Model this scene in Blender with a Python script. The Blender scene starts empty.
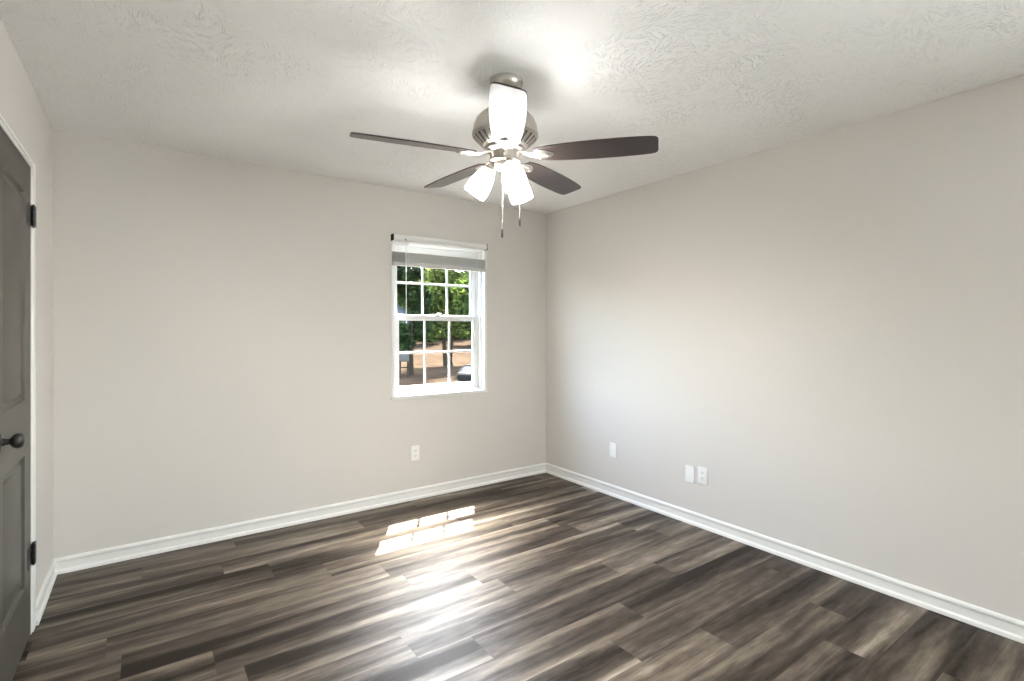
import bpy, bmesh, math, random
from mathutils import Vector, Matrix, noise

S = bpy.context.scene
COL = S.collection
R = math.radians

# ------------------------------------------------------------------ camera
CAM = Vector((-3.064, -3.738, 1.34))
FPX = 510.0
cam_d = bpy.data.cameras.new('camera')
cam_d.sensor_width = 36.0
cam_d.lens = FPX / 1024 * 36
cam_d.shift_y = -10.5 / 1024
cam_d.clip_start = 0.02
cam_d.clip_end = 500
cam = bpy.data.objects.new('camera', cam_d)
cam.location = CAM
cam.rotation_euler = (R(90), 0, -R(35.55))
COL.objects.link(cam)
S.camera = cam

# ------------------------------------------------------------------ colour, sky, sun, added daylight fill
S.view_settings.view_transform = 'Standard'
S.view_settings.look = 'None'
S.view_settings.gamma = 1
S.view_settings.use_curve_mapping = False
S.view_settings.exposure = 0.51

SUN_DIR = Vector((-0.567, -1.0, -2.08)).normalized()      # the way the sunlight travels
w = bpy.data.worlds.new('sky')
S.world = w
w.use_nodes = True
nt = w.node_tree
sky = nt.nodes.new('ShaderNodeTexSky')
sky.sky_type = 'NISHITA'
sky.sun_disc = False
sky.sun_elevation = math.asin(-SUN_DIR.z)
sky.sun_rotation = math.atan2(-SUN_DIR.x, -SUN_DIR.y)
sky.air_density = 1.2
sky.dust_density = 4.5
bg = nt.nodes['Background']
nt.links.new(sky.outputs[0], bg.inputs['Color'])
bg.inputs['Strength'].default_value = 5.0


def lamp(name, kind, loc, energy, color=(1, 1, 1), **kw):
    d = bpy.data.lights.new(name, kind)
    d.energy = energy
    d.color = color
    for k, v in kw.items():
        setattr(d, k, v)
    o = bpy.data.objects.new(name, d)
    o.location = loc
    COL.objects.link(o)
    return o


sun = lamp('sun', 'SUN', (6, 12, 25), 90.0, (1.0, 0.95, 0.87), angle=R(0.53))
sun.rotation_euler = SUN_DIR.to_track_quat('-Z', 'Y').to_euler()
# added fill lamp at an invented window in the right wall, behind the camera
day_fill = lamp('added_daylight_fill', 'AREA', (0.20, -5.25, 1.45), 105.0, (0.98, 0.99, 1.0),
           shape='RECTANGLE', size=1.5, size_y=1.35)
day_fill.rotation_euler = (R(90), 0, R(90))
# sampling portal for the sky in the window that is in view
portal = lamp('sky_portal', 'AREA', (-1.10, 0.168, 1.43), 1.0, shape='RECTANGLE', size=0.86, size_y=1.24)
portal.rotation_euler = (R(-90), 0, 0)
portal.data.cycles.is_portal = True

# ------------------------------------------------------------------ room measures
XL, XR, YB, YN, H = -3.486, 0.0, 0.0, -6.30, 2.44
T = 0.13


# ------------------------------------------------------------------ materials
def mat(name):
    m = bpy.data.materials.new(name)
    m.use_nodes = True
    return m, m.node_tree, m.node_tree.nodes['Principled BSDF']


def simple(name, col, rough=0.5, metal=0.0, spec=0.5, coat=0.0, coat_rough=0.1, var=0.0, scale=20.0, bump=0.0):
    """procedural: base colour varied by a fine noise, optional bump"""
    m, nt, b = mat(name)
    b.inputs['Roughness'].default_value = rough
    b.inputs['Metallic'].default_value = metal
    b.inputs['Specular IOR Level'].default_value = spec
    b.inputs['Coat Weight'].default_value = coat
    b.inputs['Coat Roughness'].default_value = coat_rough
    tc = nt.nodes.new('ShaderNodeTexCoord')
    n = nt.nodes.new('ShaderNodeTexNoise')
    n.inputs['Scale'].default_value = scale
    n.inputs['Detail'].default_value = 4
    nt.links.new(tc.outputs['Object'], n.inputs['Vector'])
    r = nt.nodes.new('ShaderNodeMix')
    r.data_type = 'RGBA'
    r.inputs['A'].default_value = tuple(c * (1 - var) for c in col) + (1,)
    r.inputs['B'].default_value = tuple(min(1, c * (1 + var)) for c in col) + (1,)
    nt.links.new(n.outputs['Fac'], r.inputs['Factor'])
    nt.links.new(r.outputs['Result'], b.inputs['Base Color'])
    if bump:
        bp = nt.nodes.new('ShaderNodeBump')
        bp.inputs['Strength'].default_value = bump
        bp.inputs['Distance'].default_value = 0.002
        nt.links.new(n.outputs['Fac'], bp.inputs['Height'])
        nt.links.new(bp.outputs[0], b.inputs['Normal'])
    return m


def mth(nt, op, a, b=None, clamp=False):
    n = nt.nodes.new('ShaderNodeMath')
    n.operation = op
    n.use_clamp = clamp
    for i, v in enumerate((a, b)):
        if v is None:
            continue
        if isinstance(v, (int, float)):
            n.inputs[i].default_value = v
        else:
            nt.links.new(v, n.inputs[i])
    return n.outputs[0]


def floor_material():
    m, nt, b = mat('vinyl_plank')
    L = nt.links
    tc = nt.nodes.new('ShaderNodeTexCoord')
    sx = nt.nodes.new('ShaderNodeSeparateXYZ')
    L.new(tc.outputs['Object'], sx.inputs[0])
    PW, PL = 0.182, 1.22
    v = mth(nt, 'DIVIDE', sx.outputs['Y'], PW)
    row = mth(nt, 'FLOOR', v)
    wn = nt.nodes.new('ShaderNodeTexWhiteNoise')
    wn.noise_dimensions = '1D'
    L.new(row, wn.inputs['W'])
    u = mth(nt, 'ADD', mth(nt, 'DIVIDE', sx.outputs['X'], PL), mth(nt, 'MULTIPLY', wn.outputs['Value'], 7.0))
    col = mth(nt, 'FLOOR', u)
    cid = nt.nodes.new('ShaderNodeCombineXYZ')
    L.new(row, cid.inputs[0])
    L.new(col, cid.inputs[1])
    wn2 = nt.nodes.new('ShaderNodeTexWhiteNoise')
    wn2.noise_dimensions = '3D'
    L.new(cid.outputs[0], wn2.inputs['Vector'])
    pid = wn2.outputs['Value']
    # plank-local coordinates, shifted per plank so that every plank has its own grain
    gx = mth(nt, 'ADD', sx.outputs['X'], mth(nt, 'MULTIPLY', pid, 37.0))
    gy = mth(nt, 'ADD', sx.outputs['Y'], mth(nt, 'MULTIPLY', pid, 91.0))
    gv = nt.nodes.new('ShaderNodeCombineXYZ')
    L.new(mth(nt, 'MULTIPLY', gx, 0.62), gv.inputs[0])
    L.new(mth(nt, 'MULTIPLY', gy, 7.8), gv.inputs[1])
    broad = nt.nodes.new('ShaderNodeTexNoise')            # long pale streaks along the plank
    broad.inputs['Scale'].default_value = 1.0
    broad.inputs['Detail'].default_value = 2.5
    broad.inputs['Roughness'].default_value = 0.55
    broad.inputs['Distortion'].default_value = 0.25
    L.new(gv.outputs[0], broad.inputs['Vector'])
    gv2 = nt.nodes.new('ShaderNodeCombineXYZ')
    L.new(mth(nt, 'MULTIPLY', gx, 5.0), gv2.inputs[0])
    L.new(mth(nt, 'MULTIPLY', gy, 120.0), gv2.inputs[1])
    fine = nt.nodes.new('ShaderNodeTexNoise')             # fine grain
    fine.inputs['Scale'].default_value = 1.0
    fine.inputs['Detail'].default_value = 5
    fine.inputs['Roughness'].default_value = 0.7
    L.new(gv2.outputs[0], fine.inputs['Vector'])
    gv3 = nt.nodes.new('ShaderNodeCombineXYZ')
    L.new(mth(nt, 'MULTIPLY', gx, 9.0), gv3.inputs[0])
    L.new(mth(nt, 'MULTIPLY', gy, 42.0), gv3.inputs[1])
    blot = nt.nodes.new('ShaderNodeTexNoise')             # saw marks and blotches
    blot.inputs['Scale'].default_value = 1.0
    blot.inputs['Detail'].default_value = 3
    L.new(gv3.outputs[0], blot.inputs['Vector'])
    f = mth(nt, 'ADD', mth(nt, 'MULTIPLY', mth(nt, 'SUBTRACT', broad.outputs['Fac'], 0.5), 2.25), 0.35)
    f = mth(nt, 'ADD', f, mth(nt, 'MULTIPLY', mth(nt, 'SUBTRACT', pid, 0.5), 0.20))
    f = mth(nt, 'ADD', f, mth(nt, 'MULTIPLY', mth(nt, 'SUBTRACT', fine.outputs['Fac'], 0.5), 0.55))
    f = mth(nt, 'ADD', f, mth(nt, 'MULTIPLY', mth(nt, 'SUBTRACT', blot.outputs['Fac'], 0.5), 0.45), True)
    cr = nt.nodes.new('ShaderNodeValToRGB')
    e = cr.color_ramp.elements
    e[0].position = 0.0
    e[0].color = (0.012, 0.0075, 0.0042, 1)
    e[1].position = 1.0
    e[1].color = (0.38, 0.325, 0.26, 1)
    for p, c in ((0.30, (0.038, 0.0255, 0.0160, 1)), (0.6, (0.128, 0.097, 0.067, 1))):
        k = e.new(p)
        k.color = c
    L.new(f, cr.inputs[0])
    # joints
    fv = mth(nt, 'FRACT', v)
    fu = mth(nt, 'FRACT', u)
    ev = mth(nt, 'MULTIPLY', mth(nt, 'MINIMUM', fv, mth(nt, 'SUBTRACT', 1.0, fv)), PW)
    eu = mth(nt, 'MULTIPLY', mth(nt, 'MINIMUM', fu, mth(nt, 'SUBTRACT', 1.0, fu)), PL)
    ed = mth(nt, 'MINIMUM', ev, eu)
    joint = mth(nt, 'LESS_THAN', ed, 0.0011)
    mx = nt.nodes.new('ShaderNodeMix')
    mx.data_type = 'RGBA'
    L.new(mth(nt, 'MULTIPLY', joint, 0.6), mx.inputs['Factor'])
    L.new(cr.outputs[0], mx.inputs['A'])
    mx.inputs['B'].default_value = (0.02, 0.016, 0.012, 1)
    L.new(mx.outputs['Result'], b.inputs['Base Color'])
    rr = mth(nt, 'ADD', 0.37, mth(nt, 'MULTIPLY', fine.outputs['Fac'], 0.20))
    L.new(rr, b.inputs['Roughness'])
    L.new(mth(nt, 'ADD', 0.16, mth(nt, 'MULTIPLY', f, 0.85)), b.inputs['Specular IOR Level'])
    bp = nt.nodes.new('ShaderNodeBump')
    bp.inputs['Strength'].default_value = 0.12
    bp.inputs['Distance'].default_value = 0.0015
    L.new(mth(nt, 'SUBTRACT', fine.outputs['Fac'], mth(nt, 'MULTIPLY', joint, 0.6)), bp.inputs['Height'])
    L.new(bp.outputs[0], b.inputs['Normal'])
    return m


def ceiling_material():
    m, nt, b = mat('brushed_texture_ceiling')
    L = nt.links
    b.inputs['Base Color'].default_value = (0.93, 0.928, 0.915, 1)
    b.inputs['Roughness'].default_value = 0.9
    b.inputs['Specular IOR Level'].default_value = 0.2
    tc = nt.nodes.new('ShaderNodeTexCoord')
    # slapped-brush strokes: stretched noise whose direction turns from patch to patch
    big = nt.nodes.new('ShaderNodeTexVoronoi')
    big.inputs['Scale'].default_value = 7.0
    L.new(tc.outputs['Object'], big.inputs['Vector'])
    sep = nt.nodes.new('ShaderNodeSeparateColor')
    L.new(big.outputs['Color'], sep.inputs[0])
    rot = nt.nodes.new('ShaderNodeVectorRotate')
    rot.rotation_type = 'Z_AXIS'
    L.new(tc.outputs['Object'], rot.inputs['Vector'])
    L.new(mth(nt, 'MULTIPLY', sep.outputs[0], 6.28), rot.inputs['Angle'])
    mp = nt.nodes.new('ShaderNodeMapping')
    mp.inputs['Scale'].default_value = (32, 100, 1)
    L.new(rot.outputs[0], mp.inputs['Vector'])
    st = nt.nodes.new('ShaderNodeTexNoise')
    st.inputs['Scale'].default_value = 1.0
    st.inputs['Detail'].default_value = 2.0
    st.inputs['Distortion'].default_value = 0.7
    L.new(mp.outputs[0], st.inputs['Vector'])
    cr = nt.nodes.new('ShaderNodeValToRGB')
    cr.color_ramp.elements[0].position = 0.52
    cr.color_ramp.elements[1].position = 0.64
    L.new(st.outputs['Fac'], cr.inputs[0])
    pat = nt.nodes.new('ShaderNodeTexNoise')               # where the strokes are heavy or light
    pat.inputs['Scale'].default_value = 2.6
    pat.inputs['Detail'].default_value = 3
    L.new(tc.outputs['Object'], pat.inputs['Vector'])
    pr = nt.nodes.new('ShaderNodeValToRGB')
    pr.color_ramp.elements[0].position = 0.36
    pr.color_ramp.elements[0].color = (0.10, 0.10, 0.10, 1)
    pr.color_ramp.elements[1].position = 0.62
    L.new(pat.outputs['Fac'], pr.inputs[0])
    h = mth(nt, 'MULTIPLY', cr.outputs[0], pr.outputs[0])
    bp = nt.nodes.new('ShaderNodeBump')
    bp.inputs['Strength'].default_value = 0.8
    bp.inputs['Distance'].default_value = 0.006
    L.new(h, bp.inputs['Height'])
    L.new(bp.outputs[0], b.inputs['Normal'])
    return m


def glass_material():
    m = bpy.data.materials.new('window_glass')
    m.use_nodes = True
    nt = m.node_tree
    nt.nodes.clear()
    out = nt.nodes.new('ShaderNodeOutputMaterial')
    tr = nt.nodes.new('ShaderNodeBsdfTransparent')
    tr.inputs[0].default_value = (0.93, 0.96, 0.95, 1)
    gl = nt.nodes.new('ShaderNodeBsdfGlossy')
    gl.inputs['Roughness'].default_value = 0.02
    fr = nt.nodes.new('ShaderNodeFresnel')
    fr.inputs[0].default_value = 1.35
    mx = nt.nodes.new('ShaderNodeMixShader')
    geo = nt.nodes.new('ShaderNodeNewGeometry')           # reflect at the outer face of the pane only
    k = nt.nodes.new('ShaderNodeMath')
    k.operation = 'MULTIPLY_ADD'
    nt.links.new(geo.outputs['Backfacing'], k.inputs[0])
    k.inputs[1].default_value = -1.0
    k.inputs[2].default_value = 1.0
    k2 = nt.nodes.new('ShaderNodeMath')
    k2.operation = 'MULTIPLY'
    nt.links.new(k.outputs[0], k2.inputs[0])
    nt.links.new(fr.outputs[0], k2.inputs[1])
    nt.links.new(k2.outputs[0], mx.inputs[0])
    nt.links.new(tr.outputs[0], mx.inputs[1])
    nt.links.new(gl.outputs[0], mx.inputs[2])
    nt.links.new(mx.outputs[0], out.inputs[0])
    return m


def leaf_material(name, c1, c2, trans=0.45):
    m = bpy.data.materials.new(name)
    m.use_nodes = True
    nt = m.node_tree
    nt.nodes.clear()
    out = nt.nodes.new('ShaderNodeOutputMaterial')
    tc = nt.nodes.new('ShaderNodeTexCoord')
    n = nt.nodes.new('ShaderNodeTexNoise')
    n.inputs['Scale'].default_value = 1.3
    n.inputs['Detail'].default_value = 5
    nt.links.new(tc.outputs['Object'], n.inputs['Vector'])
    cr = nt.nodes.new('ShaderNodeValToRGB')
    cr.color_ramp.elements[0].position = 0.35
    cr.color_ramp.elements[0].color = c1 + (1,)
    cr.color_ramp.elements[1].position = 0.68
    cr.color_ramp.elements[1].color = c2 + (1,)
    nt.links.new(n.outputs['Fac'], cr.inputs[0])
    df = nt.nodes.new('ShaderNodeBsdfDiffuse')
    tl = nt.nodes.new('ShaderNodeBsdfTranslucent')
    mx = nt.nodes.new('ShaderNodeMixShader')
    mx.inputs[0].default_value = trans
    nt.links.new(cr.outputs[0], df.inputs[0])
    nt.links.new(cr.outputs[0], tl.inputs[0])
    nt.links.new(df.outputs[0], mx.inputs[1])
    nt.links.new(tl.outputs[0], mx.inputs[2])
    nt.links.new(mx.outputs[0], out.inputs[0])
    return m


def blade_material():
    m, nt, b = mat('dark_walnut_blade')
    tc = nt.nodes.new('ShaderNodeTexCoord')
    mp = nt.nodes.new('ShaderNodeMapping')
    mp.inputs['Scale'].default_value = (3, 60, 20)
    nt.links.new(tc.outputs['Object'], mp.inputs['Vector'])
    n = nt.nodes.new('ShaderNodeTexNoise')
    n.inputs['Scale'].default_value = 1.5
    n.inputs['Detail'].default_value = 5
    nt.links.new(mp.outputs[0], n.inputs['Vector'])
    cr = nt.nodes.new('ShaderNodeValToRGB')
    cr.color_ramp.elements[0].color = (0.020, 0.014, 0.013, 1)
    cr.color_ramp.elements[1].color = (0.050, 0.036, 0.032, 1)
    nt.links.new(n.outputs['Fac'], cr.inputs[0])
    nt.links.new(cr.outputs[0], b.inputs['Base Color'])
    b.inputs['Roughness'].default_value = 0.36
    b.inputs['Specular IOR Level'].default_value = 0.45
    return m


def emitter(name, col, strength):
    m, nt, b = mat(name)
    b.inputs['Base Color'].default_value = (0.9, 0.9, 0.88, 1)
    b.inputs['Emission Color'].default_value = col + (1,)
    b.inputs['Emission Strength'].default_value = strength
    b.inputs['Roughness'].default_value = 0.35
    return m


M = dict(
    wall=simple('greige_wall_paint', (0.652, 0.620, 0.583), 0.75, spec=0.25, var=0.012, scale=90, bump=0.05),
    ceiling=ceiling_material(),
    floor=floor_material(),
    trim=simple('white_trim_paint', (0.82, 0.81, 0.78), 0.35, var=0.02, scale=15),
    vinyl=simple('white_vinyl', (0.76, 0.76, 0.75), 0.35, var=0.015, scale=25),
    slat=simple('grey_white_slats', (0.56, 0.55, 0.53), 0.5, var=0.03, scale=40),
    blind=simple('white_blind_slats', (0.76, 0.75, 0.73), 0.45, var=0.03, scale=40),
    door=simple('charcoal_door_paint', (0.064, 0.058, 0.047), 0.42, spec=0.35, var=0.10, scale=8),
    black=simple('matte_black_metal', (0.012, 0.011, 0.010), 0.30, var=0.15, scale=30),
    nickel=simple('brushed_nickel', (0.47, 0.44, 0.40), 0.36, metal=1.0, var=0.06, scale=60),
    darkmetal=simple('dark_vent_slot', (0.02, 0.018, 0.016), 0.6, var=0.1),
    blade=blade_material(),
    bulb=emitter('lit_bulb', (1.0, 0.98, 0.955), 1900.0),
    globe=emitter('lit_frosted_glass', (1.0, 0.98, 0.955), 35.0),
    plate=simple('white_wall_plate', (0.86, 0.855, 0.83), 0.30, var=0.01),
    slot=simple('plate_slot', (0.05, 0.05, 0.05), 0.6, var=0.1),
    glass=glass_material(),
    cord=simple('white_cord', (0.8, 0.8, 0.78), 0.6, var=0.03),
    clearplastic=simple('clear_wand_plastic', (0.80, 0.80, 0.79), 0.15, var=0.02),
    bark=simple('tree_bark', (0.020, 0.0135, 0.009), 0.9, spec=0.0, var=0.35, scale=6, bump=0.5),
    leaf_dark=leaf_material('dark_leaves', (0.006, 0.013, 0.006), (0.036, 0.056, 0.016)),
    leaf_mid=leaf_material('green_leaves', (0.011, 0.021, 0.007), (0.085, 0.110, 0.024)),
    leaf_light=leaf_material('light_green_leaves', (0.020, 0.034, 0.010), (0.135, 0.155, 0.034)),
    siding=simple('pale_blue_siding', (0.060, 0.068, 0.070), 0.8, spec=0.0, var=0.05),
    roof=simple('grey_shingles', (0.04, 0.04, 0.04), 0.9, spec=0.0, var=0.25, scale=12),
    carpaint=simple('dark_car_paint', (0.010, 0.0095, 0.009), 0.35, spec=0.06, var=0.05),
    carglass=simple('car_window_glass', (0.012, 0.013, 0.015), 0.15, spec=0.06, var=0.05),
    rubber=simple('tyre_rubber', (0.015, 0.015, 0.015), 0.8, var=0.1),
    chrome=simple('bright_metal', (0.7, 0.7, 0.7), 0.2, metal=1.0, var=0.03),
    greybox=simple('pale_grey_box', (0.050, 0.040, 0.032), 0.8, spec=0.0, var=0.06),
)


def ground_material():
    m, nt, b = mat('leaf_litter_ground')
    tc = nt.nodes.new('ShaderNodeTexCoord')
    n = nt.nodes.new('ShaderNodeTexNoise')
    n.inputs['Scale'].default_value = 0.35
    n.inputs['Detail'].default_value = 9
    n.inputs['Roughness'].default_value = 0.65
    nt.links.new(tc.outputs['Object'], n.inputs['Vector'])
    cr = nt.nodes.new('ShaderNodeValToRGB')
    e = cr.color_ramp.elements
    e[0].position = 0.32
    e[0].color = (0.008, 0.0055, 0.0038, 1)
    e[1].position = 0.68
    e[1].color = (0.022, 0.0155, 0.0108, 1)
    nt.links.new(n.outputs['Fac'], cr.inputs[0])
    nt.links.new(cr.outputs[0], b.inputs['Base Color'])
    b.inputs['Roughness'].default_value = 0.95
    b.inputs['Specular IOR Level'].default_value = 0.0
    return m


M['ground'] = ground_material()


# ------------------------------------------------------------------ mesh helpers
def finish(name, bm, m, parent=None, smooth=True, loc=None, angle=35):
    bmesh.ops.recalc_face_normals(bm, faces=bm.faces[:])
    me = bpy.data.meshes.new(name)
    bm.to_mesh(me)
    bm.free()
    me.materials.append(M[m] if isinstance(m, str) else m)
    if smooth:
        me.shade_smooth()
        me.set_sharp_from_angle(angle=R(angle))
    o = bpy.data.objects.new(name, me)
    COL.objects.link(o)
    if parent:
        o.parent = parent
    if loc is not None:
        o.location = loc
    return o


def box(bm, x0, x1, y0, y1, z0, z1, bevel=0.0, seg=2):
    b2 = bmesh.new()
    bmesh.ops.create_cube(b2, size=1)
    for v in b2.verts:
        v.co = Vector((x0 + (v.co.x + .5) * (x1 - x0), y0 + (v.co.y + .5) * (y1 - y0), z0 + (v.co.z + .5) * (z1 - z0)))
    if bevel:
        bmesh.ops.bevel(b2, geom=b2.edges[:], offset=bevel, segments=seg, affect='EDGES', profile=0.6)
    me = bpy.data.meshes.new('t')
    b2.to_mesh(me)
    b2.free()
    bm.from_mesh(me)
    bpy.data.meshes.remove(me)


def lathe(bm, prof, n=40, mtx=None):
    """prof: list of (r, z)"""
    rings = []
    for r, z in prof:
        if r < 1e-5:
            p = Vector((0, 0, z))
            rings.append([bm.verts.new(mtx @ p if mtx else p)])
        else:
            ring = []
            for i in range(n):
                a = 2 * math.pi * i / n
                p = Vector((r * math.cos(a), r * math.sin(a), z))
                ring.append(bm.verts.new(mtx @ p if mtx else p))
            rings.append(ring)
    for a, b in zip(rings, rings[1:]):
        if len(a) == 1 and len(b) == 1:
            continue
        for i in range(n):
            j = (i + 1) % n
            if len(a) == 1:
                bm.faces.new((a[0], b[i], b[j]))
            elif len(b) == 1:
                bm.faces.new((a[i], a[j], b[0]))
            else:
                bm.faces.new((a[i], a[j], b[j], b[i]))


def tube(bm, pts, rad, n=10):
    """tapered tube along points; rad is a number or one per point"""
    pts = [Vector(p) for p in pts]
    if isinstance(rad, (int, float)):
        rad = [rad] * len(pts)
    prev = None
    for i, p in enumerate(pts):
        d = (pts[min(i + 1, len(pts) - 1)] - pts[max(i - 1, 0)]).normalized()
        q = d.to_track_quat('Z', 'Y').to_matrix()
        ring = [bm.verts.new(p + q @ Vector((rad[i] * math.cos(2 * math.pi * k / n), rad[i] * math.sin(2 * math.pi * k / n), 0))) for k in range(n)]
        if prev:
            for k in range(n):
                bm.faces.new((prev[k], prev[(k + 1) % n], ring[(k + 1) % n], ring[k]))
        else:
            bm.faces.new(ring)
        prev = ring
    bm.faces.new(prev)


def prism(bm, outline, fn, h0, h1):
    """closed outline of 2-D points, extruded between h0 and h1; fn(u, v, h) -> point"""
    a = [bm.verts.new(fn(u, v, h0)) for u, v in outline]
    b = [bm.verts.new(fn(u, v, h1)) for u, v in outline]
    bm.faces.new(a)
    bm.faces.new(b)
    n = len(a)
    for i in range(n):
        bm.faces.new((a[i], a[(i + 1) % n], b[(i + 1) % n], b[i]))


def empty(name, loc, label=None, cat=None, group=None, rz=0):
    o = bpy.data.objects.new(name, None)
    o.empty_display_size = 0.1
    o.location = loc
    o.rotation_euler = (0, 0, rz)
    COL.objects.link(o)
    if label:
        tag(o, label, cat, group)
    return o


def tag(o, label, cat, group=None, kind=None):
    if label:
        o['label'] = label
    if cat:
        o['category'] = cat
    if group:
        o['group'] = group
    if kind:
        o['kind'] = kind
    return o


def structure(o, label=None, cat=None):
    o['kind'] = 'structure'
    return tag(o, label, cat)


def copy_tree(o, parent=None):
    c = o.copy()
    COL.objects.link(c)
    if parent:
        c.parent = parent
    for ch in [x for x in bpy.data.objects if x.parent == o]:
        copy_tree(ch, c)
    return c


# ------------------------------------------------------------------ room shell
bm = bmesh.new()
box(bm, XL - T, XR + T, YN - T, YB + T, -0.12, 0)
structure(finish('floor', bm, 'floor', smooth=False), 'grey brown wood look vinyl plank floor', 'floor')

bm = bmesh.new()
box(bm, XL - T, XR + T, YN - T, YB + T, H, H + 0.12)
structure(finish('ceiling', bm, 'ceiling', smooth=False), 'white ceiling with a slapped brush texture', 'ceiling')

# window opening in the back wall
WX0, WX1, WZ0, WZ1 = -1.538, -0.660, 0.800, 2.050


def wall_with_hole(name, axis, c0, c1, a0, a1, z0, z1, ha0, ha1, hz0, hz1, label):
    """axis 'x': wall runs along x and is c0..c1 thick in y; axis 'y': the other way round"""
    bm = bmesh.new()

    def b(u0, u1, v0, v1):
        if u1 - u0 < 1e-4 or v1 - v0 < 1e-4:
            return
        if axis == 'x':
            box(bm, u0, u1, c0, c1, v0, v1)
        else:
            box(bm, c0, c1, u0, u1, v0, v1)
    b(a0, ha0, z0, z1)
    b(ha1, a1, z0, z1)
    b(ha0, ha1, z0, hz0)
    b(ha0, ha1, hz1, z1)
    bmesh.ops.remove_doubles(bm, verts=bm.verts[:], dist=1e-5)
    return structure(finish(name, bm, 'wall', smooth=False), label, 'wall')


wall_with_hole('wall_back', 'x', YB, YB + 0.175, XL - T, XR + T, 0, H, WX0, WX1, WZ0, WZ1, 'greige wall with the window in it')
NY0, NY1, NZ0, NZ1 = -6.00, -4.50, 0.78, 2.12  # opening for the added window, out of view, where the fill lamp shines in
wall_with_hole('wall_right', 'y', XR, XR + T, YN - T, YB, 0, H, NY0, NY1, NZ0, NZ1, 'long plain greige wall on the right')
DY0, DY1, DZ1 = -1.345, -0.682, 2.056            # door opening (hinges on the far side)
wall_with_hole('wall_left', 'y', XL - T, XL, YN - T, YB, 0, H, DY0 - 0.022, DY1 + 0.022, 0, DZ1 + 0.022,
               'narrow greige wall strip beside the dark door')
bm = bmesh.new()
box(bm, XL, XR, YN - T, YN, 0, H)
structure(finish('wall_near', bm, 'wall', smooth=False), 'greige wall behind the camera', 'wall')
# back of the closet behind the closed door
bm = bmesh.new()
box(bm, XL - T - 0.03, XL - T, DY0 - 0.1, DY1 + 0.1, 0, DZ1 + 0.1)
structure(finish('wall_closet', bm, 'wall', smooth=False), 'wall behind the closed door', 'wall')


def baseboard(name, p0, p1, inward, label):
    """profiled board with an eased top and a shoe mould, from p0 to p1 on the floor"""
    p0, p1, inw = Vector(p0), Vector(p1), Vector(inward)
    prof = [(0, 0), (0.020, 0), (0.020, 0.011), (0.017, 0.018), (0.011, 0.022), (0.009, 0.026), (0.009, 0.060), (0.012, 0.066),
            (0.0135, 0.074), (0.011, 0.082), (0.006, 0.087), (0, 0.087)]
    bm = bmesh.new()
    prism(bm, prof, lambda u, v, h: p0.lerp(p1, h) + inw * u + Vector((0, 0, v)), 0, 1)
    return structure(finish(name, bm, 'trim', angle=25), label, 'baseboard')


baseboard('baseboard_back', (XL, YB, 0), (XR, YB, 0), (0, -1, 0), 'white baseboard under the window wall')
baseboard('baseboard_right', (XR, YN, 0), (XR, YB, 0), (-1, 0, 0), 'white baseboard along the right wall')
baseboard('baseboard_left', (XL, DY1 + 0.077, 0), (XL, YB, 0), (1, 0, 0), 'short white baseboard beside the dark door')
baseboard('baseboard_near', (XL, YN, 0), (XR, YN, 0), (0, 1, 0), 'white baseboard behind the camera')

# ------------------------------------------------------------------ window in view
win = structure(empty('window_1', (0, 0, 0)), 'white double hung window with divided panes', 'window')
bm = bmesh.new()
FD = 0.172
ft = 0.028
box(bm, WX0, WX0 + ft, -0.004, FD, WZ0, WZ1, 0.002)
box(bm, WX1 - ft, WX1, -0.004, FD, WZ0, WZ1, 0.002)
box(bm, WX0, WX1, -0.004, FD, WZ1 - ft, WZ1, 0.002)
# inner liner and the stops that separate the two sash tracks
for x0, x1 in ((WX0 + ft, WX0 + ft + 0.016), (WX1 - ft - 0.016, WX1 - ft)):
    box(bm, x0, x1, 0.046, 0.066, WZ0 + 0.02, WZ1 - ft, 0.002)
    box(bm, x0, x1, 0.104, 0.110, WZ0 + 0.02, WZ1 - ft, 0.001)
    box(bm, x0, x1, 0.146, 0.165, WZ0 + 0.02, WZ1 - ft, 0.001)
finish('window_frame', bm, 'vinyl', win)
bm = bmesh.new()
box(bm, WX0, WX1, -0.012, FD, WZ0, WZ0 + 0.026, 0.003)
box(bm, WX0 + ft, WX1 - ft, 0.050, FD, WZ0 + 0.026, WZ0 + 0.044, 0.002)
finish('window_sill', bm, 'vinyl', win)


def sash(name, y0, y1, z0, z1, bot, top, mz):
    x0, x1 = WX0 + ft + 0.006, WX1 - ft - 0.006
    st = 0.064
    bm = bmesh.new()
    box(bm, x0, x0 + st, y0, y1, z0, z1, 0.003)
    box(bm, x1 - st, x1, y0, y1, z0, z1, 0.003)
    box(bm, x0 + st - .002, x1 - st + .002, y0, y1, z0, z0 + bot, 0.003)
    box(bm, x0 + st - .002, x1 - st + .002, y0, y1, z1 - top, z1, 0.003)
    s = finish(name, bm, 'vinyl', win)
    gx0, gx1, gz0, gz1 = x0 + st, x1 - st, z0 + bot, z1 - top
    ym = (y0 + y1) / 2
    bm = bmesh.new()
    mw = 0.010
    for k in (1, 2):
        x = gx0 + (gx1 - gx0) * k / 3
        box(bm, x - mw, x + mw, ym - .003, ym + .003, gz0, gz1, 0.002)
    z = mz
    box(bm, gx0, gx1, ym - .0028, ym + .0028, z - mw, z + mw, 0.002)
    finish('muntin', bm, 'vinyl', s)
    bm = bmesh.new()
    box(bm, gx0 - .004, gx1 + .004, ym - .0015, ym + .0015, gz0 - .004, gz1 + .004)
    finish('pane', bm, 'glass', s, smooth=False)
    return s


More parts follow.
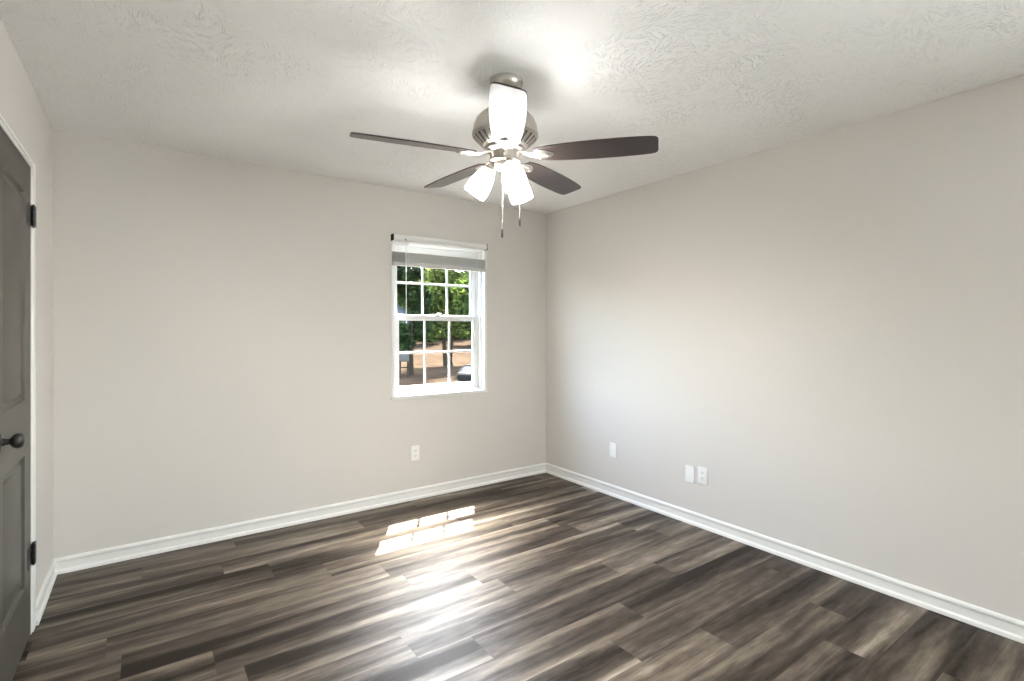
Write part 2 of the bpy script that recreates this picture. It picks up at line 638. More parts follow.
ls = sash('lower_sash', 0.075, 0.098, WZ0 + 0.044, 1.460, 0.047, 0.044, 1.157)
us = sash('upper_sash', 0.115, 0.138, 1.424, WZ1 - ft, 0.042, 0.070, 1.722)
bm = bmesh.new()
box(bm, -1.120, -1.070, 0.074, 0.098, 1.460, 1.469, 0.002)
lathe(bm, [(0, 0), (0.012, 0), (0.012, 0.010), (0, 0.012)], 16, Matrix.Translation((-1.095, 0.086, 1.467)))
box(bm, -1.100, -1.060, 0.080, 0.090, 1.474, 1.481, 0.003)
finish('sash_lock', bm, 'vinyl', ls)

# added window (right wall, unseen behind the camera): frame and glass for the fill
added_win = structure(empty('added_window', (0, 0, 0)), 'added unseen window in the right wall behind the camera', 'window')
bm = bmesh.new()
x0, x1 = XR - 0.006, XR + T
for a0, a1, b0, b1 in ((NY0, NY0 + .05, NZ0, NZ1), (NY1 - .05, NY1, NZ0, NZ1), (NY0 + .05, NY1 - .05, NZ0, NZ0 + .05), (NY0 + .05, NY1 - .05, NZ1 - .05, NZ1)):
    box(bm, x0, x1, a0, a1, b0, b1, 0.003)
box(bm, x0 + .03, x1 - .03, (NY0 + NY1) / 2 - .03, (NY0 + NY1) / 2 + .03, NZ0 + .05, NZ1 - .05, 0.003)
finish('window_frame', bm, 'vinyl', added_win)
bm = bmesh.new()
box(bm, XR + 0.063, XR + 0.066, NY0 + .04, NY1 - .04, NZ0 + .04, NZ1 - .04)
finish('pane', bm, 'glass', added_win, smooth=False)

# ------------------------------------------------------------------ mini blind, pulled up
blind = empty('window_blind', (-1.099, -0.022, 2.075),
              'white mini blind pulled up to the top of the window', 'blind')
BX0, BX1 = WX0 + 0.002 + 1.099, WX1 - 0.030 + 1.099          # local x range
bm = bmesh.new()
prof = [(-0.020, 0.0), (0.022, 0.0), (0.022, -0.045), (-0.016, -0.045), (-0.023, -0.040), (-0.027, -0.022), (-0.025, -0.006)]
prism(bm, prof, lambda u, v, h: Vector((h, u, v)), BX0, BX1)
finish('headrail', bm, 'blind', blind, angle=50)
for x in (BX0 - 0.0015, BX1 + 0.0015):
    bm = bmesh.new()
    box(bm, x - 0.003, x + 0.003, -0.028, 0.022, -0.048, 0.001, 0.001)
    finish('end_bracket', bm, 'greybox', blind)


def slat_mesh():
    bm = bmesh.new()
    n = 6
    rows = []
    for i in range(n + 1):
        t = i / n * 2 - 1
        y = t * 0.0125
        z = 0.0022 * (1 - t * t)
        rows.append([bm.verts.new((x, y, z + dz)) for x in (BX0 + .003, BX1 - .003) for dz in (0, 0.0007)])
    for a, b in zip(rows, rows[1:]):
        bm.faces.new((a[0], a[2], b[2], b[0]))
        bm.faces.new((a[1], b[1], b[3], a[3]))
        bm.faces.new((a[0], b[0], b[1], a[1]))
        bm.faces.new((a[2], a[3], b[3], b[2]))
    bm.faces.new((rows[0][0], rows[0][1], rows[0][3], rows[0][2]))
    bm.faces.new((rows[-1][0], rows[-1][2], rows[-1][3], rows[-1][1]))
    return bm


slat0 = finish('slat', slat_mesh(), 'slat', blind, loc=(0, 0, -0.206))
random.seed(4)
zz = -0.206
for k in range(1, 19):
    zz += 0.0036 if k < 14 else 0.0052
    c = slat0.copy()
    COL.objects.link(c)
    c.parent = blind
    c.location = (0, random.uniform(-.0007, .0007), zz)
bm = bmesh.new()
box(bm, BX0 + .002, BX1 - .002, -0.015, 0.015, -0.238, -0.209, 0.004)
finish('bottom_rail', bm, 'slat', blind)
for x in (-0.31, 0.0, 0.31):
    bm = bmesh.new()
    for y in (-0.014, 0.014):
        tube(bm, [(x, y, -0.044), (x, y, -0.20)], 0.0011, 6)
    o = finish('ladder_cord', bm, 'cord', blind)
bm = bmesh.new()
box(bm, -0.012, 0.012, -0.018, -0.012, -0.240, -0.226, 0.002)
finish('tape_button', bm, 'cord', blind)
bm = bmesh.new()
wx = -1.440 + 1.099
tube(bm, [(wx, -0.034, -0.048), (wx + .001, -0.036, -0.30), (wx + .002, -0.036, -0.685)], [0.0038, 0.0036, 0.0042], 8)
wd = finish('tilt_wand', bm, 'clearplastic', blind)
bm = bmesh.new()
tube(bm, [(wx, -0.024, -0.032), (wx, -0.034, -0.036), (wx, -0.034, -0.054)], 0.0035, 8)
finish('wand_hook', bm, 'greybox', wd)

# ------------------------------------------------------------------ dark door on the left
door = structure(empty('door_1', (XL, DY1, 0)), 'dark charcoal two panel door on the left wall', 'door')
DW = DY1 - DY0
PZ = [(0.255, 0.815), (1.045, 1.922)]             # lower and upper panel heights
ST = 0.136


def door_slab():
    """local: x out into the room, y 0..-DW, z up; moulded panels on the room side"""
    bm = bmesh.new()
    fx = 0.004
    z0, z1 = 0.008, DZ1 - 0.003
    ya, yb = -0.002, -DW + 0.002
    pa, pb = -ST, -DW + ST

    def quad(*pts):
        bm.faces.new([bm.verts.new(p) for p in pts])
    # front face around the panels
    cols = [ya, pa, pb, yb]
    rows = [z0, PZ[0][0], PZ[0][1], PZ[1][0], PZ[1][1], z1]
    for i in range(3):
        for j in range(5):
            if i == 1 and j in (1, 3):
                continue
            quad((fx, cols[i], rows[j]), (fx, cols[i + 1], rows[j]), (fx, cols[i + 1], rows[j + 1]), (fx, cols[i], rows[j + 1]))
    for (a, b) in PZ:
        loops = []
        for ins, dep in ((0, 0), (0.003, 0.006), (0.007, 0.012), (0.014, 0.014), (0.022, 0.014), (0.034, 0.006), (0.038, 0.005)):
            loops.append([(fx - dep, pa - ins, a + ins), (fx - dep, pb + ins, a + ins), (fx - dep, pb + ins, b - ins), (fx - dep, pa - ins, b - ins)])
        for l0, l1 in zip(loops, loops[1:]):
            for k in range(4):
                quad(l0[k], l0[(k + 1) % 4], l1[(k + 1) % 4], l1[k])
        quad(*loops[-1])
    bx = fx - 0.035
    quad((bx, ya, z0), (bx, yb, z0), (bx, yb, z1), (bx, ya, z1))
    for p, q in (((ya, z0), (yb, z0)), ((yb, z0), (yb, z1)), ((yb, z1), (ya, z1)), ((ya, z1), (ya, z0))):
        quad((fx, p[0], p[1]), (fx, q[0], q[1]), (bx, q[0], q[1]), (bx, p[0], p[1]))
    bmesh.ops.remove_doubles(bm, verts=bm.verts[:], dist=1e-5)
    return bm


finish('door_panel', door_slab(), 'door', door, angle=20)


def hinge(z):
    bm = bmesh.new()
    hh = 0.045
    for k in range(3):
        a = z - hh + k * 0.0302
        lathe(bm, [(0, 0), (0.0075, 0), (0.0075, 0.029), (0, 0.029)], 14, Matrix.Translation((0.0125, 0.003, a)))
    lathe(bm, [(0, 0), (0.0045, 0), (0.0055, 0.004), (0, 0.008)], 12, Matrix.Translation((0.0125, 0.003, z + hh)))
    lathe(bm, [(0, 0.0), (0.0055, -0.004), (0, -0.008)], 12, Matrix.Translation((0.0125, 0.003, z - hh)))
    box(bm, 0.004, 0.0068, -0.072, 0.002, z - hh, z + hh, 0.0006)
    box(bm, 0.011, 0.0185, 0.002, 0.034, z - hh, z + hh, 0.0006)
    return bm


h0 = finish('hinge', hinge(1.842), 'black', door)
h1 = h0.copy()
COL.objects.link(h1)
h1.parent = door
h1.location = (0, 0, 0.354 - 1.842)
bm = bmesh.new()
mk = Matrix.Translation((0.004, -0.598, 0.952)) @ Matrix.Rotation(R(90), 4, 'Y')
lathe(bm, [(0, 0), (0.032, 0), (0.032, 0.004), (0.028, 0.008), (0.014, 0.010), (0.011, 0.018), (0.0105, 0.028), (0.015, 0.032),
           (0.022, 0.037), (0.0265, 0.045), (0.027, 0.052), (0.024, 0.060), (0.016, 0.066), (0, 0.068)], 32, mk)
finish('door_knob', bm, 'black', door)

# door lining and casing
dtrim = structure(empty('trim_1', (XL, DY1, 0)), 'narrow white casing around the dark door', 'door casing')
bm = bmesh.new()
box(bm, -T, 0.006, 0.002, 0.022, 0, DZ1 + 0.022, 0.0015)
box(bm, -T, 0.006, -DW - 0.022, -DW - 0.002, 0, DZ1 + 0.022, 0.0015)
box(bm, -T, 0.006, -DW - 0.002, 0.002, DZ1 + 0.002, DZ1 + 0.022, 0.0015)
finish('jamb', bm, 'trim', dtrim)
bm = bmesh.new()
for a0, a1, b0, b1 in ((0.018, 0.075, 0, DZ1 + 0.030), (-DW - 0.075, -DW - 0.018, 0, DZ1 + 0.030), (-DW - 0.018, 0.018, DZ1 + 0.017, DZ1 + 0.030)):
    box(bm, 0.0, 0.011, a0, a1, b0, b1, 0.003)
finish('casing', bm, 'trim', dtrim)


# ------------------------------------------------------------------ wall plates
def plate(name, loc, rz, label, cat, kind, group=None):
    """local: plate faces -y"""
    o = empty(name, loc, label, cat, group, rz)
    bm = bmesh.new()
    box(bm, -0.036, 0.036, -0.0065, 0, -0.0585, 0.0585, 0.004, 3)
    p = finish('cover_plate', bm, 'plate', o)
    if kind == 'duplex':
        for s in (1, -1):
            bm = bmesh.new()
            out = []
            for k in range(24):
                a = 2 * math.pi * k / 24
                out.append((0.0170 * math.cos(a), max(-0.0125, min(0.0125, 0.0170 * math.sin(a)))))
            prism(bm, out, lambda u, v, h: Vector((u, h, v + s * 0.0195)), -0.0068, -0.0085)
            r = finish('receptacle', bm, 'plate', o)
            bm = bmesh.new()
            box(bm, -0.0075, -0.0050, -0.0088, -0.0083, s * 0.0195 - 0.001, s * 0.0195 + 0.0075)
            box(bm, 0.0050, 0.0075, -0.0088, -0.0083, s * 0.0195 - 0.001, s * 0.0195 + 0.0075)
            lathe(bm, [(0, 0), (0.0026, 0), (0.0026, 0.0005), (0, 0.0005)], 12,
                  Matrix.Translation((0, -0.0083, s * 0.0195 - 0.0062)) @ Matrix.Rotation(R(90), 4, 'X'))
            finish('slot', bm, 'slot', r, smooth=False)
        screws = (0,)
    else:
        screws = (0.030, -0.030)
        if kind == 'coax':
            bm = bmesh.new()
            lathe(bm, [(0, 0), (0.0065, 0), (0.0065, 0.003), (0.0047, 0.003), (0.0047, 0.011), (0.002, 0.011), (0, 0.010)], 16,
                  Matrix.Translation((0, -0.0065, 0.0)) @ Matrix.Rotation(R(90), 4, 'X'))
            finish('coax_jack', bm, 'chrome', o)
    for z in screws:
        bm = bmesh.new()
        lathe(bm, [(0, 0), (0.0032, 0), (0.0024, 0.0012), (0, 0.0015)], 12,
              Matrix.Translation((0, -0.0064, z)) @ Matrix.Rotation(R(90), 4, 'X'))
        finish('screw', bm, 'plate', o)
    return o


plate('power_outlet', (-1.338, YB, 0.365), 0, 'white power outlet low on the wall under the window', 'outlet', 'duplex')
plate('blank_plate', (XR, -0.861, 0.370), R(-90), 'white blank wall plate alone on the right wall, nearest the corner', 'wall plate', 'blank')
plate('jack_plate', (XR, -1.578, 0.341), R(-90), 'white wall plate just left of the outlet on the right wall', 'wall plate', 'blank')
plate('power_outlet', (XR, -1.677, 0.353), R(-90), 'white power outlet on the right wall, right of its paired plate', 'outlet', 'duplex')

# ------------------------------------------------------------------ ceiling fan
FAN = Vector((-1.776, -1.892, H))
fan = empty('ceiling_fan', FAN, 'brushed nickel ceiling fan with five dark blades and lit glass shades', 'ceiling fan')
VIEW = Vector((0.5814, 0.8136, 0))                  # level view direction, for the slight tilt of the hanging fan
fan.rotation_euler = Matrix.Rotation(R(1.1), 3, VIEW).to_euler()
A0 = math.atan2(-VIEW.y, -VIEW.x)                   # towards the camera

bm = bmesh.new()
lathe(bm, [(0, 0.012), (0.072, 0.012), (0.072, -0.010), (0.068, -0.024), (0.056, -0.040), (0.034, -0.050), (0.030, -0.052), (0, -0.052)], 48)
finish('canopy', bm, 'nickel', fan)
bm = bmesh.new()
lathe(bm, [(0, -0.05), (0.020, -0.05), (0.020, -0.13), (0, -0.13)], 24)
finish('downrod', bm, 'nickel', fan)
bm = bmesh.new()
lathe(bm, [(0, -0.122), (0.030, -0.122), (0.036, -0.128), (0.070, -0.135), (0.106, -0.152), (0.130, -0.178), (0.140, -0.206), (0.1425, -0.232),
           (0.146, -0.236), (0.146, -0.247), (0.141, -0.251), (0.128, -0.266), (0.104, -0.288), (0.088, -0.297), (0, -0.297)], 64)
mh = finish('motor_housing', bm, 'nickel', fan)
pa, pb = Vector((0.1370, 0, -0.2560)), Vector((0.1010, 0, -0.2895))
d = (pb - pa).normalized()
nrm = Vector((-d.z, 0, d.x)) if d.x > 0 else Vector((d.z, 0, -d.x))
if nrm.z > 0:
    nrm = -nrm
for k in range(26):                                  # cooling slots in the lower slope
    rz = Matrix.Rotation(2 * math.pi * k / 26, 4, 'Z')
    bm = bmesh.new()
    vs = []
    for hgt in (-0.006, 0.0012):
        for p, w_ in ((pa, 0.0062), (pb, 0.0042)):
            vs.append(bm.verts.new(rz @ (p + nrm * hgt + Vector((0, -w_, 0)))))
            vs.append(bm.verts.new(rz @ (p + nrm * hgt + Vector((0, w_, 0)))))
    for f in ((0, 1, 3, 2), (4, 5, 7, 6), (0, 1, 5, 4), (2, 3, 7, 6), (0, 2, 6, 4), (1, 3, 7, 5)):
        bm.faces.new([vs[i] for i in f])
    finish('vent_slot', bm, 'darkmetal', mh, smooth=False)
bm = bmesh.new()
lathe(bm, [(0, -0.297), (0.084, -0.297), (0.086, -0.302), (0.086, -0.312), (0.070, -0.318), (0.066, -0.322), (0.066, -0.350), (0.070, -0.354),
           (0.070, -0.362), (0.060, -0.368), (0, -0.368)], 48)
finish('switch_housing', bm, 'nickel', fan)
bm = bmesh.new()
lathe(bm, [(0, -0.366), (0.050, -0.366), (0.052, -0.376), (0.046, -0.388), (0.030, -0.398), (0.012, -0.403), (0.010, -0.412), (0.005, -0.418), (0, -0.419)], 40)
finish('light_fitter', bm, 'nickel', fan)


# blades: local x outward along the blade
def blade_outline():
    r0, r1 = 0.140, 0.652
    hw = [(0.0, 0.040), (0.03, 0.047), (0.12, 0.055), (0.3, 0.0625), (0.5, 0.067), (0.68, 0.067), (0.85, 0.064), (0.945, 0.060), (0.980, 0.0565), (0.993, 0.050), (1.0, 0.036)]
    up = [(r0 + (r1 - r0) * t, h) for t, h in hw]
    dn = [(x, -h) for x, h in reversed(up)]
    return up + dn


def blade_mesh():
    bm = bmesh.new()
    prism(bm, blade_outline(), lambda u, v, h: Vector((u, v, h)), -0.003, 0.003)
    bmesh.ops.bevel(bm, geom=[e for e in bm.edges if abs(e.verts[0].co.z - e.verts[1].co.z) < 1e-6 and len(e.link_faces) == 2],
                    offset=0.0012, segments=2, affect='EDGES')
    return bm


def bracket_mesh():
    """blade iron: slim neck from the motor that spreads into a spear-shaped plate under the blade"""
    bm = bmesh.new()
    sec = [(0.066, 0.015, 0.014), (0.090, 0.012, 0.006), (0.112, 0.012, -0.004), (0.130, 0.018, -0.008), (0.148, 0.029, -0.0085), (0.165, 0.034, -0.0085),
           (0.185, 0.031, -0.0085), (0.203, 0.022, -0.0082), (0.216, 0.010, -0.0078), (0.220, 0.003, -0.0072)]
    prev = None
    for x, w_, z in sec:
        th = 0.006
        ring = [bm.verts.new((x, -w_, z + th * .5)), bm.verts.new((x, -w_ * .55, z - th * .5)), bm.verts.new((x, 0, z - th)),
                bm.verts.new((x, w_ * .55, z - th * .5)), bm.verts.new((x, w_, z + th * .5))]
        if prev:
            n = len(ring)
            for i in range(n):
                bm.faces.new((prev[i], prev[(i + 1) % n], ring[(i + 1) % n], ring[i]))
        else:
            bm.faces.new(ring)
        prev = ring
    bm.faces.new(prev)
    for x, y in ((0.160, 0.017), (0.160, -0.017), (0.196, 0.0)):
        lathe(bm, [(0, 0), (0.005, 0), (0.004, 0.002), (0, 0.003)], 10, Matrix.Translation((x, y, -0.0135)) @ Matrix.Rotation(R(180), 4, 'X'))
    return bm


bl0 = finish('blade', blade_mesh(), 'blade', fan, angle=40)
bk0 = finish('blade_bracket', bracket_mesh(), 'nickel', bl0, angle=60)
BLADE_Z = -0.334
OFF = R(2.0)
for k in range(5):
    b = bl0 if k == 0 else bl0.copy()
    if k:
        COL.objects.link(b)
        b.parent = fan
        c = bk0.copy()
        COL.objects.link(c)
        c.parent = b
    b.location = (0, 0, BLADE_Z)
    b.rotation_euler = (Matrix.Rotation(A0 + OFF + k * 2 * math.pi / 5, 3, 'Z') @ Matrix.Rotation(R(-12.5), 3, 'X')).to_euler()


# lamp shades
def shade_mesh():
    bm = bmesh.new()
    prof = [(0.0, 0.0), (0.026, 0.0), (0.030, -0.006), (0.038, -0.022), (0.047, -0.046), (0.0535, -0.074), (0.056, -0.098), (0.056, -0.118), (0.055, -0.132),
            (0.052, -0.132), (0.052, -0.110), (0.049, -0.074), (0.040, -0.040), (0.0, -0.020)]
    lathe(bm, prof, 40)
    return bm


def socket_mesh():
    bm = bmesh.new()
    lathe(bm, [(0, 0.034), (0.014, 0.034), (0.020, 0.026), (0.023, 0.012), (0.029, 0.006), (0.031, -0.004), (0.0, -0.004)], 28)
    return bm


sh0 = finish('lamp_shade', shade_mesh(), 'globe', fan)
bm = bmesh.new()
lathe(bm, [(0, -0.02), (0.012, -0.02), (0.013, -0.045), (0.024, -0.068), (0.028, -0.084), (0.024, -0.100), (0.012, -0.109), (0, -0.111)], 20)
bu0 = finish('bulb', bm, 'bulb', sh0)
so0 = finish('socket_cup', socket_mesh(), 'nickel', sh0)
for k, da in enumerate((22, 142, 262)):
    a = A0 + R(da)
    s = sh0 if k == 0 else sh0.copy()
    if k:
        COL.objects.link(s)
        s.parent = fan
        for p in (so0, bu0):
            c = p.copy()
            COL.objects.link(c)
            c.parent = s
    d = Vector((math.cos(a), math.sin(a), 0))
    s.location = d * 0.066 + Vector((0, 0, -0.392))
    s.scale = (0.92, 0.92, 0.96)
    s.rotation_euler = (Matrix.Rotation(a, 3, 'Z') @ Matrix.Rotation(R(-33), 3, 'Y')).to_euler()
    bm = bmesh.new()
    p0 = d * 0.030 + Vector((0, 0, -0.372))
    p1 = d * 0.046 + Vector((0, 0, -0.366))
    p2 = d * 0.050 + Vector((0, 0, -0.374))
    tube(bm, [p0, p1, p2], 0.009, 12)
    finish('lamp_arm', bm, 'nickel', fan)


def chain(a, r, z0, z1):
    d = Vector((math.cos(a), math.sin(a), 0)) * r
    bm = bmesh.new()
    tube(bm, [d * 0.9 + Vector((0, 0, z0)), d + Vector((0, 0, z0))], 0.0035, 8)
    z = z0 - 0.003
    while z > z1:
        bmesh.ops.create_icosphere(bm, subdivisions=1, radius=0.0022, matrix=Matrix.Translation((d.x, d.y, z)))
        z -= 0.0042
    c = finish('pull_chain', bm, 'nickel', fan)
    bm = bmesh.new()
    lathe(bm, [(0, 0.0), (0.003, -0.001), (0.0042, -0.006), (0.0050, -0.020), (0.0050, -0.034), (0.0038, -0.039), (0, -0.040)], 14,
          Matrix.Translation((d.x, d.y, z1)))
    finish('pull_fob', bm, 'black', c)


chain(A0 - R(3), 0.074, -0.336, -0.668)
chain(A0 + R(110), 0.075, -0.336, -0.598)

# ------------------------------------------------------------------ outdoors, seen through the window
GZ = -3.3


def out(px, Z, z=GZ):
    """point on the level line of sight through picture column px, Z metres ahead"""
    u = (px - 512) / FPX
    return Vector((CAM.x + Z * (u * 0.8136 + 0.5814), CAM.y + Z * (-u * 0.5814 + 0.8136), z))


bm = bmesh.new()
n = 40
grid = [[None] * (n + 1) for _ in range(n + 1)]
for i in range(n + 1):
    for j in range(n + 1):
        x = -40 + 220 * i / n
        y = 3 + 220 * j / n
        d = max(0, ((x - CAM.x) * 0.44 + (y - CAM.y) * 0.9) - 95)
        z = GZ + 0.06 * noise.noise(Vector((x * .2, y * .2, 0))) + 0.05 * d
        grid[i][j] = bm.verts.new((x, y, z))
for i in range(n):
    for j in range(n):
        bm.faces.new((grid[i][j], grid[i + 1][j], grid[i + 1][j + 1], grid[i][j + 1]))
structure(finish('ground', bm, 'ground'), 'brown leaf strewn ground outside the window', 'ground')


def tree(name, base, trunks, crown, m, n_leaf, leaf, seed, label):
    """crown: list of (dx, dy, z, r) blobs; trunks: list of point lists relative to the base"""
    rnd = random.Random(seed)
    t = empty(name, base, label, 'tree', 'trees outside the window')
    bm = bmesh.new()
    for tr in trunks:
        pts = [Vector(p[:3]) for p in tr]
        tube(bm, pts, [p[3] for p in tr], 9)
    top = Vector(trunks[0][-1][:3])
    for bx, by, bz, br in crown:
        e = Vector((bx, by, bz))
        tube(bm, [top, top.lerp(e, .5) + Vector((0, 0, -.2)), e], [.09, .06, .02], 6)
    finish('trunk', bm, 'bark', t)
    bm = bmesh.new()
    tot = sum(c[3] ** 2 for c in crown)
    for bx, by, bz, br in crown:
        for _ in range(int(n_leaf * br * br / tot)):
            d = Vector((rnd.gauss(0, 1), rnd.gauss(0, 1), rnd.gauss(0, 1))).normalized()
            rr = br * (0.45 + 0.55 * rnd.random() ** 0.5)
            rr *= 0.82 + 0.36 * noise.noise(d * 2.2 + Vector((seed, bx, bz)))
            p = Vector((bx, by, bz)) + Vector((d.x * rr, d.y * rr, d.z * rr * 0.85))
            q = Matrix.Rotation(rnd.uniform(0, 6.28), 3, 'Z') @ Matrix.Rotation(rnd.gauss(0, .7), 3, 'X') @ Matrix.Rotation(rnd.gauss(0, .7), 3, 'Y')
            s = leaf * rnd.uniform(.6, 1.3)
            vs = [bm.verts.new(p + q @ Vector(c)) for c in ((-s, 0, 0), (0, -s * .5, .1 * s), (s, 0, 0), (0, s * .5, .1 * s))]
            bm.faces.new(vs)
    finish('foliage', bm, m, t, smooth=False)
    return t


def straight(h, r, lean=(0, 0)):
    return [(0, 0, -.2, r * 1.4), (lean[0] * .3, lean[1] * .3, h * .3, r), (lean[0] * .7, lean[1] * .7, h * .7, r * .85), (lean[0], lean[1], h, r * .6)]


tree('leafy_tree', out(411, 53), [straight(7, .22)],
     [(.9, 0, 6.6, 1.6), (-1.5, 0, 3.0, 1.3), (-1.2, 0, 4.6, 1.3), (-.3, .5, 3.4, 1.2), (-1.8, .4, 10.4, 2.1), (-.8, 0, 10.5, 2.8), (1.2, .3, 4.8, 1.5), (.6, 0, 8.2, 2.0), (-.5, 0, 14.0, 3.4), (-4, 2, 13.5, 3.4), (.5, 2.5, 14.5, 3)],
     'leaf_dark', 9000, .34, 1, 'darkest green tree, seen through the left column of window panes')
tree('leafy_tree', out(446, 66), [straight(7, .26, (-.7, 0)), [(0.8, 0, -.2, .3), (.75, 0, 1.4, .2), (.9, 0, 3.2, .18), (1.5, 0, 5.0, .12)]],
     [(0, 0, 7.2, 3.2), (-2.6, 0, 8.6, 2.8), (2.6, .5, 8.0, 2.8), (0, 0, 10.8, 3.2), (-1.5, 0, 4.9, 1.7), (2.0, 0, 4.9, 1.7), (0, 0, 16.5, 5), (4, -3, 16.5, 4.2), (-4, -3, 16.5, 4.2)],
     'leaf_light', 11000, .38, 2, 'light green tree on twin trunks, middle of the window')
tree('leafy_tree', out(494, 55), [straight(7, .25, (-.6, 0))],
     [(-1, 0, 6.2, 2.2), (-3.0, 0, 6.0, 1.9), (-2.8, 0, 8.6, 2.4), (0, 0, 10.2, 3.0), (-1.8, 0, 4.7, 1.3), (.5, 0, 14, 3.8), (-.5, -3, 13.5, 3.2), (0, 2.5, 13.5, 3.2)],
     'leaf_mid', 9000, .34, 3, 'green tree overhanging from the right side of the window')
tree('leafy_tree', out(404, 116), [straight(5, .3)],
     [(0, 0, 4.2, 3.6), (-6, 0, 5, 4.2), (6, 0, 4.0, 3.2), (-3, 0, 9, 4.5), (3, 0, 10, 4.5), (0, 0, 15, 5.0)],
     'leaf_mid', 9000, .7, 4, 'mid green tree far back behind the left window panes')
tree('leafy_tree', out(441, 136), [straight(5, .3)],
     [(0, 0, 4.6, 4.2), (-6, 0, 5, 4.6), (6, 0, 5, 4.6), (-3, 0, 11, 5), (4, 0, 12, 5), (0, 0, 18, 6)],
     'leaf_light', 9000, .8, 5, 'pale green tree farthest back, between the trunks in the middle panes')
tree('leafy_tree', out(481, 118), [straight(6, .3)],
     [(0, 0, 6.5, 4.2), (-6, 0, 7.0, 4.0), (6, 0, 7, 4.5), (-3, 0, 11, 4.5), (3, 0, 12, 4.5), (0, 0, 17, 5)],
     'leaf_mid', 9000, .7, 6, 'mid green tree far back behind the right window panes')

# distant woods: one mass of foliage that closes the view behind the single trees
rnd = random.Random(9)
bm = bmesh.new()
for k in range(64):
    a = R(8 + 84 * k / 63)                              # bearing from the x axis
    dist = rnd.uniform(150, 180)
    c = Vector((CAM.x + dist * math.cos(a), CAM.y + dist * math.sin(a), 0))
    for _ in range(360):
        d = Vector((rnd.gauss(0, 1), rnd.gauss(0, 1), rnd.gauss(0, 1))).normalized() * (5.5 + 1.5 * rnd.random())
        p = c + Vector((d.x, d.y, rnd.uniform(0, 9.5) + abs(d.z) * .9))
        q = Matrix.Rotation(rnd.uniform(0, 6.28), 3, 'Z') @ Matrix.Rotation(rnd.gauss(.8, .6), 3, 'X')
        sz = 1.2 * rnd.uniform(.6, 1.3)
        bm.faces.new([bm.verts.new(p + q @ Vector(v)) for v in ((-sz, 0, 0), (0, -sz * .5, .1 * sz), (sz, 0, 0), (0, sz * .5, .1 * sz))])
tag(finish('distant_woods', bm, 'leaf_mid', smooth=False), 'band of distant green woods behind all the single trees', 'woods', kind='stuff')

# pale grey house gable behind the trees on the left
hs = out(384, 84)
house = empty('house', hs, 'pale grey gabled house behind the trees at the left of the window', 'house', rz=-R(26))
bm = bmesh.new()
prism(bm, [(-4, 0), (4, 0), (4, 7.2), (0, 10.4), (-4, 7.2)], lambda u, v, h: Vector((u, h, v)), 0, 9)
finish('house_wall', bm, 'siding', house, smooth=False)
bm = bmesh.new()
for s in (1, -1):
    prism(bm, [(0, 10.45), (s * 4.5, 6.85), (s * 4.5, 7.05), (0, 10.67)], lambda u, v, h: Vector((u, h, v)), -.4, 9.4)
finish('roof', bm, 'roof', house, smooth=False)
bm = bmesh.new()
for a0, a1, b0, b1 in ((.9, 1.0, 3.2, 5.0), (2.3, 2.4, 3.2, 5.0), (1.0, 2.3, 3.2, 3.3), (1.0, 2.3, 4.9, 5.0), (1.0, 2.3, 4.05, 4.13)):
    box(bm, a0, a1, -.06, .02, b0, b1)
hw = finish('house_window', bm, 'trim', house, smooth=False)
bm = bmesh.new()
box(bm, 1.0, 2.3, -.03, .0, 3.3, 4.9)
finish('pane', bm, 'carglass', hw, smooth=False)

# pale grey box on a post by the left trunk
bp = out(404, 50)
post = empty('post_box', bp, 'pale grey box on a dark post, outside beside the left tree trunk', 'post box', rz=-R(25))
bm = bmesh.new()
box(bm, -.5, .5, -.25, .25, 1.55, 2.35, .08)
finish('box_body', bm, 'greybox', post)
bm = bmesh.new()
for x in (-.36, .36):
    tube(bm, [(x, 0, -.1), (x, 0, 1.6)], .08, 8)
box(bm, -.4, .4, -.06, .06, .9, 1.02)
finish('post', bm, 'bark', post)


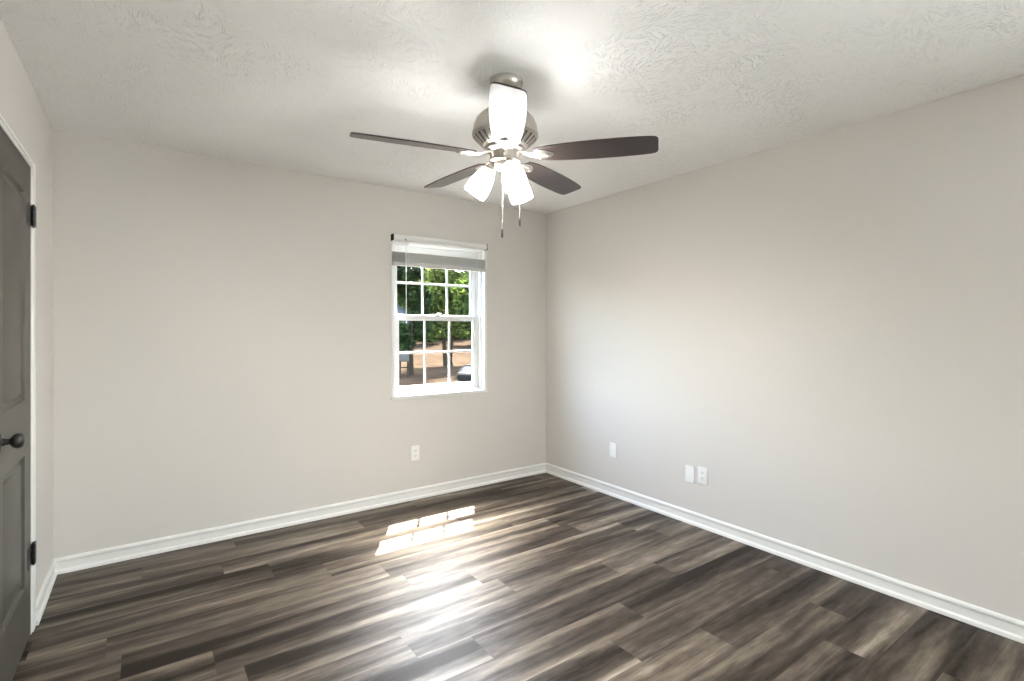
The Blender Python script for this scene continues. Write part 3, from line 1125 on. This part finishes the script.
# dark car, lower right of the window
def make_car(loc, rz, label):
    c = empty('car', loc, label, 'car', rz=rz)
    L, W = 4.6, 1.82
    side = [(-2.28, .42), (-2.30, .78), (-2.18, .98), (-1.2, 1.06), (1.55, 1.08), (2.12, 1.05), (2.28, .95), (2.30, .45), (2.15, .30), (-2.15, .30)]
    bm = bmesh.new()
    prism(bm, side, lambda u, v, h: Vector((u, h, v)), -W / 2, W / 2)
    bmesh.ops.bevel(bm, geom=bm.edges[:], offset=.07, segments=3, affect='EDGES')
    finish('car_body', bm, 'carpaint', c, angle=50)
    # glasshouse narrows to the roof
    bm = bmesh.new()
    low = [(-1.25, 1.03), (1.95, 1.03)]
    pts = []
    for x, z, w_ in ((-1.30, 1.03, .84), (-.50, 1.56, .66), (1.35, 1.60, .66), (2.02, 1.03, .82)):
        pts.append((bm.verts.new((x, -w_, z)), bm.verts.new((x, w_, z))))
    for a, b in zip(pts, pts[1:]):
        bm.faces.new((a[0], b[0], b[1], a[1]))
    bm.faces.new([p[0] for p in pts])
    bm.faces.new([p[1] for p in reversed(pts)])
    bm.faces.new((pts[0][0], pts[0][1], pts[-1][1], pts[-1][0]))
    finish('car_windows', bm, 'carglass', c, smooth=False)
    bm = bmesh.new()
    box(bm, -.55, 1.42, -.69, .69, 1.545, 1.63, .035, 3)
    for s in (1, -1):
        for (x0, z0), (x1, z1) in (((-1.30, 1.05), (-.50, 1.58)), ((.35, 1.05), (.40, 1.60)), ((2.02, 1.05), (1.35, 1.60))):
            tube(bm, [(x0, s * .845, z0), (x1, s * .675, z1)], .045, 8)
    finish('car_roof', bm, 'carpaint', c)
    for x in (-1.42, 1.42):
        for s in (1, -1):
            bm = bmesh.new()
            mw = Matrix.Translation((x, s * .80, .34)) @ Matrix.Rotation(R(90), 4, 'X')
            lathe(bm, [(0.2, -.11), (.30, -.115), (.335, -.09), (.34, 0), (.335, .09), (.30, .115), (.2, .11), (.2, -.11)], 28, mw)
            wl = finish('wheel', bm, 'rubber', c)
            bm = bmesh.new()
            lathe(bm, [(0, -.09), (.08, -.1), (.20, -.07), (.215, -.1), (.215, .1), (.20, .07), (.08, .1), (0, .09)], 28, mw)
            finish('rim', bm, 'chrome', wl)
    for s in (1, -1):
        bm = bmesh.new()
        box(bm, -2.31, -2.16, s * .62 - .2, s * .62 + .2, .72, .88, .04)
        finish('headlight', bm, 'chrome', c)
        bm = bmesh.new()
        box(bm, -.95, -.80, s * .98 - .1, s * .98 + .1, 1.06, 1.22, .04)
        finish('wing_mirror', bm, 'carpaint', c)
    return c


make_car(out(479, 45), R(-150), 'dark car parked outside, lower right corner of the window')
